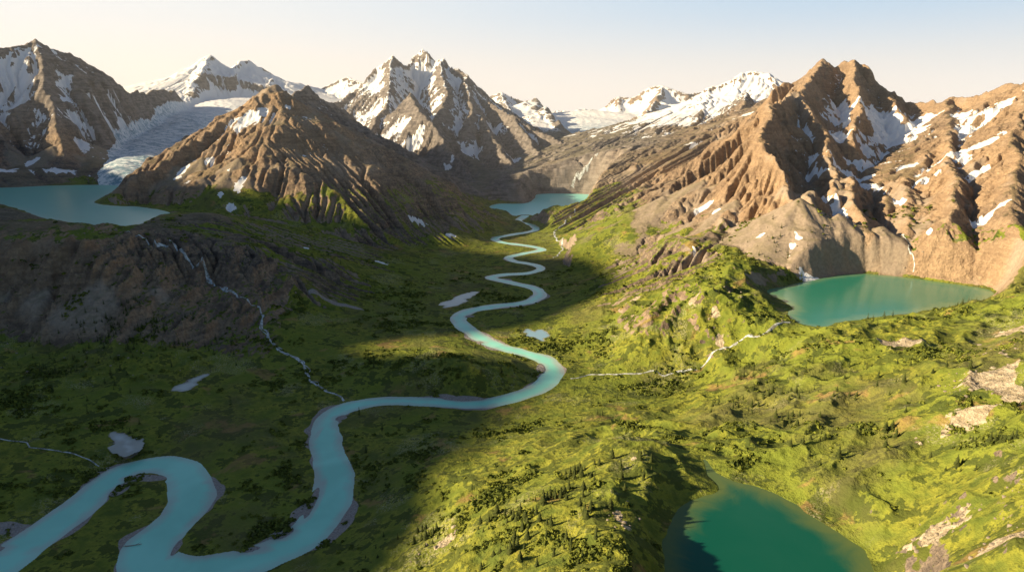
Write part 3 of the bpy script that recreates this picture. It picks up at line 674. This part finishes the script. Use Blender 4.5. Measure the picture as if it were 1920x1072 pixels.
# ------------------------------------------------------------------ vegetation
mf=bpy.data.materials.new('conifer_needles'); t=NT(mf)
oi=t.n('ShaderNodeObjectInfo'); at=t.n('ShaderNodeAttribute',attribute_name='tint'); 
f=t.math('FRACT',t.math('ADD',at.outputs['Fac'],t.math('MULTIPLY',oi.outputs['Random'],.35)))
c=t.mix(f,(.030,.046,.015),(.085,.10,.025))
b=t.n('ShaderNodeBsdfPrincipled'); t.l(c,b.inputs['Base Color']); b.inputs['Roughness'].default_value=.8; b.inputs['Specular IOR Level'].default_value=.1; t.out(b.outputs[0])
mb=bpy.data.materials.new('shrub_leaves'); t=NT(mb)
at=t.n('ShaderNodeAttribute',attribute_name='tint')
c=t.mix(at.outputs['Fac'],(.042,.064,.017),(.21,.235,.035))
b=t.n('ShaderNodeBsdfPrincipled'); t.l(c,b.inputs['Base Color']); b.inputs['Roughness'].default_value=.8; b.inputs['Specular IOR Level'].default_value=.1; t.out(b.outputs[0])
mk=bpy.data.materials.new('bark'); t=NT(mk)
geo=t.n('ShaderNodeNewGeometry'); c=t.mix(t.noise(geo.outputs['Position'],3.,3),(.06,.045,.035),(.13,.10,.08))
b=t.n('ShaderNodeBsdfPrincipled'); t.l(c,b.inputs['Base Color']); b.inputs['Roughness'].default_value=.9; t.out(b.outputs[0])
mr=bpy.data.materials.new('boulder_rock'); t=NT(mr)
geo=t.n('ShaderNodeNewGeometry'); c=t.mix(t.noise(geo.outputs['Position'],.5,4),(.16,.13,.10),(.38,.32,.25))
b=t.n('ShaderNodeBsdfPrincipled'); t.l(c,b.inputs['Base Color']); b.inputs['Roughness'].default_value=.9; t.out(b.outputs[0])
def conifer_crown(seed,levels=10,per=8):
    r=np.random.default_rng(seed); V=[];Fc=[];Tt=[]
    for L_ in range(levels):
        f=L_/(levels-1); z=.10+.84*f; rad=(.24*(1-f)**.85+.02)*r.uniform(.8,1.2)
        n=per if f<.7 else 5
        a0=r.random()*6.28
        for k_ in range(n):
            if r.random()<.12: continue
            a=a0+k_/n*6.283+r.uniform(-.25,.25); R_=rad*r.uniform(.65,1.2); wv=.35*R_+.025
            dz=-R_*r.uniform(.25,.6); ca,sa=math.cos(a),math.sin(a)
            i=len(V)
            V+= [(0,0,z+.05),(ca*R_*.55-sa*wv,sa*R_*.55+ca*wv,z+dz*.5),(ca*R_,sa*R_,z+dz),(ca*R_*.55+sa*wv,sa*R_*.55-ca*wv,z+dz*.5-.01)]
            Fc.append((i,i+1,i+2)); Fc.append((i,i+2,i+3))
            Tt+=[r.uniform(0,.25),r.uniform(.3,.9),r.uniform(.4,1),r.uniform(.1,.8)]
    i=len(V); V+=[(0,0,1.0),(.02,0,.85),(-.01,.02,.85),(-.01,-.02,.85)]; Fc+=[(i,i+1,i+2),(i,i+2,i+3),(i,i+3,i+1)]; Tt+=[.5]*4
    return np.array(V,F32),np.array(Fc,np.int32),np.array(Tt,F32)
def shrub(seed,n=16):
    r=np.random.default_rng(seed); V=[];Fc=[];Tt=[]
    for k_ in range(n):
        a=r.random()*6.283; e=math.asin(r.uniform(.02,1)); R_=r.uniform(.55,1.0)
        c_=np.array([math.cos(a)*math.cos(e),math.sin(a)*math.cos(e),math.sin(e)*.75])*R_
        u=r.normal(size=3); u-=u.dot(c_)*c_*.7; u/=np.linalg.norm(u); v=np.cross(c_/np.linalg.norm(c_),u)
        s=r.uniform(.28,.5); i=len(V)
        for (p,q_) in ((-1,-.6),(.9,-.8),(.7,.9),(-.8,.7)): V.append(c_+u*p*s+v*q_*s)
        Fc+=[(i,i+1,i+2),(i,i+2,i+3)]; tt=r.random(); Tt+=[tt]*4
    return np.array(V,F32),np.array(Fc,np.int32),np.array(Tt,F32)
def scatter(temps,pos,sc,scz,rot,tint):
    Vs=[];Fs=[];Ts=[];off=0
    which=rng.integers(0,len(temps),len(pos))
    for k_,(V,Fc,Tt) in enumerate(temps):
        m=np.where(which==k_)[0]
        if len(m)==0: continue
        ca=np.cos(rot[m])[:,None]; sa=np.sin(rot[m])[:,None]
        x=(V[None,:,0]*ca-V[None,:,1]*sa)*sc[m][:,None]+pos[m,0][:,None]
        y=(V[None,:,0]*sa+V[None,:,1]*ca)*sc[m][:,None]+pos[m,1][:,None]
        z=V[None,:,2]*scz[m][:,None]+pos[m,2][:,None]
        Vs.append(np.stack([x,y,z],-1).reshape(-1,3))
        Fs.append((Fc[None]+(np.arange(len(m))*len(V))[:,None,None]+off).reshape(-1,3))
        Ts.append(np.clip(Tt[None]*.55+tint[m][:,None]*.6,0,1).ravel()); off+=len(m)*len(V)
    return np.concatenate(Vs),np.concatenate(Fs),np.concatenate(Ts)
crowns=[conifer_crown(s) for s in (1,2,3,4)]
lowcr=[conifer_crown(s,6,6) for s in (11,12,13)]
shr=[shrub(s) for s in range(5)]
def veg_ok(x,y):
    z,s=height(x,y,True)
    e=3.0; gx_=(height(x+e,y)-height(x-e,y))/(2*e); gy_=(height(x,y+e)-height(x,y-e))/(2*e)
    return z,s,np.sqrt(gx_**2+gy_**2)
groves=[(1090,890,12,14),(1050,930,13,18),(980,960,12,16),(930,975,9,11),(1110,960,10,8),(1180,900,14,4),(820,1000,9,8),(780,1010,7,6),(700,1040,14,3),(492,1050,4,1),(1000,1000,12,9),(1080,1030,11,8),(940,1040,10,8),
 (1440,740,22,26),(1400,700,22,24),(1480,790,16,14),(1550,700,22,12),(1350,760,16,8),(1530,820,10,7),(1600,740,16,7),(1760,575,32,34),(1850,560,26,26),(1900,545,20,18),(1620,600,24,12),(1480,500,60,30),(1420,480,60,26),(1310,500,60,20),(1340,600,26,16),(1300,640,26,12),(1200,860,11,5),(1850,860,14,9),(1800,840,14,6),(1880,830,12,6),(1750,700,22,7),(1560,850,14,7),(1690,800,18,6),(1650,700,22,7),
 (240,600,36,60),(180,610,36,40),(280,620,32,40),(100,700,40,26),(200,690,40,26),(350,640,32,26),(60,650,40,22),(420,640,32,16),(880,650,18,8),(800,670,24,10),(900,690,24,10),(560,470,60,26),(600,500,80,30),(1130,780,18,8),(1170,740,18,9),(1250,740,18,10),(1000,730,36,8),(700,800,60,6),(300,780,60,8),(1200,500,80,26),(1180,560,60,16)]
tp=[]
for (a,b_,sp,n) in groves:
    c=march(a,b_,height); m=rng.normal(size=(int(n*1.4),2))*sp*np.array([1,.9])
    tp.append(m+c[:2])
tp=np.concatenate(tp)
z,s,g=veg_ok(tp[:,0],tp[:,1]); ok=(s>5)&(g<1.0)&(z<230)&(tp[:,1]>150)
tp=np.column_stack([tp[ok],z[ok]])
dist=np.sqrt(tp[:,0]**2+tp[:,1]**2+(tp[:,2]-CAMZ)**2)
rel=tp-np.array([0,0,CAMZ]); dep=rel[:,1]*CT-rel[:,2]*ST; upc=rel[:,1]*ST+rel[:,2]*CT
ppx=960+FOC*rel[:,0]/dep; ppy=536-FOC*upc/dep
vis=(ppx>0)&(ppx<1920)&(ppy>0)&(ppy<1085)
order=np.argsort(np.where(vis,dist,1e9)); near_i=order[:290]; rest=order[290:]
hts=3.6+rng.random(len(tp))**1.5*8.5
tmesh=[];cmesh=[]
for k_,(V,Fc,Tt) in enumerate(crowns):
    m=bpy.data.meshes.new('crown'); fill(m,V,Fc,3)
    a=m.attributes.new('tint','FLOAT','POINT'); a.data.foreach_set('value',Tt); m.materials.append(mf); cmesh.append(m)
    ang=np.arange(6)/6*2*np.pi; tv=[];tf=[]
    for lv,(zz,rd) in enumerate([(-.08,.028),(.3,.02),(.7,.010),(.95,.003)]):
        for q_ in ang: tv.append((math.cos(q_)*rd,math.sin(q_)*rd,zz))
    for lv in range(3):
        for q_ in range(6): tf.append((lv*6+q_,lv*6+(q_+1)%6,lv*6+6+(q_+1)%6,lv*6+6+q_))
    m=bpy.data.meshes.new('trunk'); fill(m,np.array(tv,F32),np.array(tf,np.int32),4); m.materials.append(mk); tmesh.append(m)
coll=scene.collection.objects
for i in near_i:
    k_=int(rng.integers(0,4))
    e=bpy.data.objects.new('conifer_tree',None); coll.link(e); e.location=tp[i]-np.array([0,0,.2]); e.empty_display_size=1
    e.rotation_euler=(0,0,rng.random()*6.28); hh=float(hts[i]); ww=hh*float(rng.uniform(.8,1.4)); e.scale=(ww,ww,hh)
    tag(e,'dark green subalpine conifer on a grassy slope','tree',None,'conifers scattered over the valley slopes')
    for nm_,ml in (('trunk',tmesh[k_]),('crown',cmesh[k_])):
        o=bpy.data.objects.new(nm_,ml); coll.link(o); o.parent=e
if len(rest):
    P_=tp[rest]; V,Fc,Tt=scatter(lowcr,P_,hts[rest]*1.05,hts[rest],rng.random(len(rest))*6.28,rng.random(len(rest)))
    m=bpy.data.meshes.new('conifer_woodland'); fill(m,V,Fc,3); a=m.attributes.new('tint','FLOAT','POINT'); a.data.foreach_set('value',Tt.astype(F32)); m.materials.append(mf)
    o=bpy.data.objects.new('conifer_woodland',m); coll.link(o); tag(o,'distant stands of dark conifers on valley slopes','woodland','stuff')
Nn=130000
ph=rng.uniform(math.atan(-.85),math.atan(.85),Nn)
rd_=180*np.exp(rng.uniform(0,1,Nn)**.8*math.log(1700/180))
sx=np.sin(ph)*rd_; sy=np.cos(ph)*rd_
dn=fbm(sx,sy,150,4,.6,44.)+.5*fbm(sx,sy,28,3,.55,9.)
keep=(dn>.22)|((dn>.05)&(rng.random(Nn)<.07))
sx,sy,rd_,dn=sx[keep],sy[keep],rd_[keep],dn[keep]
z,s,g=veg_ok(sx,sy)
ok=(s>3)&(g<.8)&(z<170+60*rng.random(len(z)))
sx,sy,z,rd_,dn=sx[ok],sy[ok],z[ok],rd_[ok],dn[ok]
thick=sst(.25,.5,dn)
sc=(.6+rng.random(len(sx))**2*1.9)*(1+rd_/1500)*(1+.35*thick)
P_=np.column_stack([sx,sy,z-.1])
V,Fc,Tt=scatter(shr,P_,sc,sc*rng.uniform(.6,1.1,len(sc)),rng.random(len(sx))*6.28,rng.random(len(sx))*(.95-.75*thick))
m=bpy.data.meshes.new('shrub_cover'); fill(m,V,Fc,3); a=m.attributes.new('tint','FLOAT','POINT'); a.data.foreach_set('value',Tt.astype(F32)); m.materials.append(mb)
o=bpy.data.objects.new('shrub_cover',m); coll.link(o); tag(o,'low willow and alder shrubs in patches over meadow','shrubs','stuff')
print("veg",len(near_i),len(rest),len(sx),time.time()-T0)
import bmesh
def boulder(seed):
    bm=bmesh.new(); bmesh.ops.create_icosphere(bm,subdivisions=2,radius=1); r=np.random.default_rng(seed)
    V=np.array([v.co[:] for v in bm.verts],F32); Fc=np.array([[v.index for v in f.verts] for f in bm.faces],np.int32); bm.free()
    for _ in range(9):
        n=r.normal(size=3); n/=np.linalg.norm(n); d=r.uniform(.45,.8); pr=V@n; V=V-np.outer(np.maximum(pr-d,0),n)
    V[:,2]*=.75
    return V.astype(F32),Fc,np.zeros(len(V),F32)
bl=[boulder(s) for s in range(4)]
bpz=[]
for (a,b_,sp,n) in [(1850,720,25,110),(1890,1000,14,50),(1760,1000,12,45),(1910,920,5,8),(1340,590,35,60),(1160,970,12,22),(830,1020,10,16),(1700,480,50,60),(1880,480,60,60),(100,650,80,120),(250,640,60,70),(1540,495,50,70),(1900,650,20,40),(1400,560,35,40)]:
    c=march(a,b_,height); bpz.append(rng.normal(size=(n,2))*sp+c[:2])
bpz=np.concatenate(bpz); z,s=height(bpz[:,0],bpz[:,1],True); ok=s>1; bpz=np.column_stack([bpz[ok],z[ok]])
sc=.4+rng.random(len(bpz))**3*2.4
V,Fc,Tt=scatter(bl,bpz,sc,sc,rng.random(len(sc))*6.28,sc*0)
m=bpy.data.meshes.new('boulder_field'); fill(m,V,Fc,3); m.materials.append(mr)
o=bpy.data.objects.new('boulder_field',m); coll.link(o); tag(o,'scattered pale angular boulders and talus blocks','boulders','stuff')
c=PZ(250,1022,0.3)
def log(p0,p1,r0,r1,n=7):
    p0=np.array(p0);p1=np.array(p1);d=p1-p0;d/=np.linalg.norm(d);u=np.cross(d,(0,0,1));u/=np.linalg.norm(u);v=np.cross(u,d)
    V=[];Fc=[]
    for k_ in range(6):
        f=k_/5; c_=p0+(p1-p0)*f+u*math.sin(f*3)*.4; r_=r0+(r1-r0)*f
        for q_ in range(n): a=q_/n*6.283; V.append(c_+(u*math.cos(a)+v*math.sin(a))*r_)
    for k_ in range(5):
        for q_ in range(n): Fc.append((k_*n+q_,k_*n+(q_+1)%n,k_*n+n+(q_+1)%n,k_*n+n+q_))
    return V,Fc
V=[];Fc=[]
for (p,q_,a,b_) in [((-7,-1,0),(7,2,.5),.55,.25),((2,1,.3),(5,4.5,1.2),.22,.08),((-7,-1,0),(-9,.6,.8),.3,.08),((-7,-1,0),(-8.6,-2.4,.5),.3,.08),((4,1.4,.4),(7,0,1.0),.18,.06)]:
    v_,f_=log(np.array(p)+c,np.array(q_)+c,a,b_); Fc+=[tuple(i+len(V) for i in f) for f in f_]; V+=v_
m=bpy.data.meshes.new('driftwood_log'); fill(m,np.array(V),np.array(Fc),4)
md=bpy.data.materials.new('weathered_wood'); t=NT(md); geo=t.n('ShaderNodeNewGeometry'); cc=t.mix(t.noise(geo.outputs['Position'],2.,4),(.22,.19,.16),(.42,.38,.33))
b=t.n('ShaderNodeBsdfPrincipled'); t.l(cc,b.inputs['Base Color']); b.inputs['Roughness'].default_value=.9; t.out(b.outputs[0]); m.materials.append(md)
o=bpy.data.objects.new('driftwood_log',m); coll.link(o); tag(o,'bleached fallen tree lying in turquoise river shallows','driftwood')
def box(x0,x1,y0,y1,z0,z1):
    V=[(x,y,z) for z in (z0,z1) for y in (y0,y1) for x in (x0,x1)]
    Fq=[(0,2,3,1),(4,5,7,6),(0,1,5,4),(2,6,7,3),(0,4,6,2),(1,3,7,5)]
    return np.array(V,F32),np.array(Fq,np.int32)
V,Fq=box(-7000,7000,1500,13500,-300,1300)
m=bpy.data.meshes.new('valley_haze'); fill(m,V,Fq,4)
mh=bpy.data.materials.new('thin_haze'); t=NT(mh); vs=t.n('ShaderNodeVolumeScatter'); vs.inputs['Color'].default_value=(.97,.98,1,1); vs.inputs['Density'].default_value=3.2e-5; vs.inputs['Anisotropy'].default_value=.1
oo=t.n('ShaderNodeOutputMaterial'); t.l(vs.outputs[0],oo.inputs['Volume']); m.materials.append(mh)
o=bpy.data.objects.new('valley_haze',m); coll.link(o); tag(o,'thin warm evening haze lying among distant peaks','haze','stuff')
# ------------------------------------------------------------------ light
SUNEL=math.radians(19)
sd_=np.array([-.99,-.14]); sd_/=np.linalg.norm(sd_)
sdir=np.array([sd_[0]*math.cos(SUNEL),sd_[1]*math.cos(SUNEL),math.sin(SUNEL)])
from mathutils import Vector
L=bpy.data.lights.new('sun','SUN'); L.energy=10.5; L.angle=math.radians(1.2); L.color=(1.0,.79,.49)
lo=bpy.data.objects.new('sun',L); coll.link(lo); lo.rotation_euler=Vector(sdir).to_track_quat('Z','Y').to_euler(); lo.location=(-3000,-900,1500)
wd=bpy.data.worlds.new('World'); scene.world=wd; wd.use_nodes=True
t=NT.__new__(NT); t.t=wd.node_tree; t.t.nodes.clear()
sky=t.n('ShaderNodeTexSky'); sky.sky_type='NISHITA'; sky.sun_disc=False; sky.sun_elevation=SUNEL
sky.sun_rotation=math.atan2(sd_[0],sd_[1]); sky.altitude=1500; sky.air_density=1.0; sky.dust_density=1.0; sky.ozone_density=1.5
tc=t.n('ShaderNodeTexCoord'); sp=t.n('ShaderNodeSeparateXYZ'); t.l(tc.outputs['Generated'],sp.inputs[0])
side=t.ss(sp.outputs[0],-.6,.55)
K=1.22/.14
def kc(c): return tuple(v*K for v in c)
low=t.mix(side,kc((.98,.86,.74)),kc((.90,.83,.77)))
high=t.mix(side,kc((.80,.80,.79)),kc((.42,.58,.74)))
grad=t.mix(t.ss(sp.outputs[2],.0,.15),low,high)
gfac=t.math('MULTIPLY',t.ss(sp.outputs[2],.34,.14),t.ss(sp.outputs[1],-.1,.35))
skyd=t.mix(1.0,sky.outputs[0],(.78,.76,.72),'MULTIPLY')
skyc=t.mix(t.math('MULTIPLY',gfac,.95),skyd,grad)
bg=t.n('ShaderNodeBackground'); bg.inputs[1].default_value=.14; t.l(skyc,bg.inputs[0])
wo=t.n('ShaderNodeOutputWorld'); t.l(bg.outputs[0],wo.inputs[0])
# ------------------------------------------------------------------ camera
cam=bpy.data.cameras.new('camera'); cam.sensor_width=36; cam.lens=36*FOC/1920; cam.clip_end=60000; cam.clip_start=1
co_=bpy.data.objects.new('camera',cam); coll.link(co_); co_.location=(0,0,CAMZ); co_.rotation_euler=(math.pi/2-TH,0,0)
scene.camera=co_
scene.view_settings.view_transform='Standard'; scene.view_settings.look='None'; scene.view_settings.exposure=0
print("done",time.time()-T0)
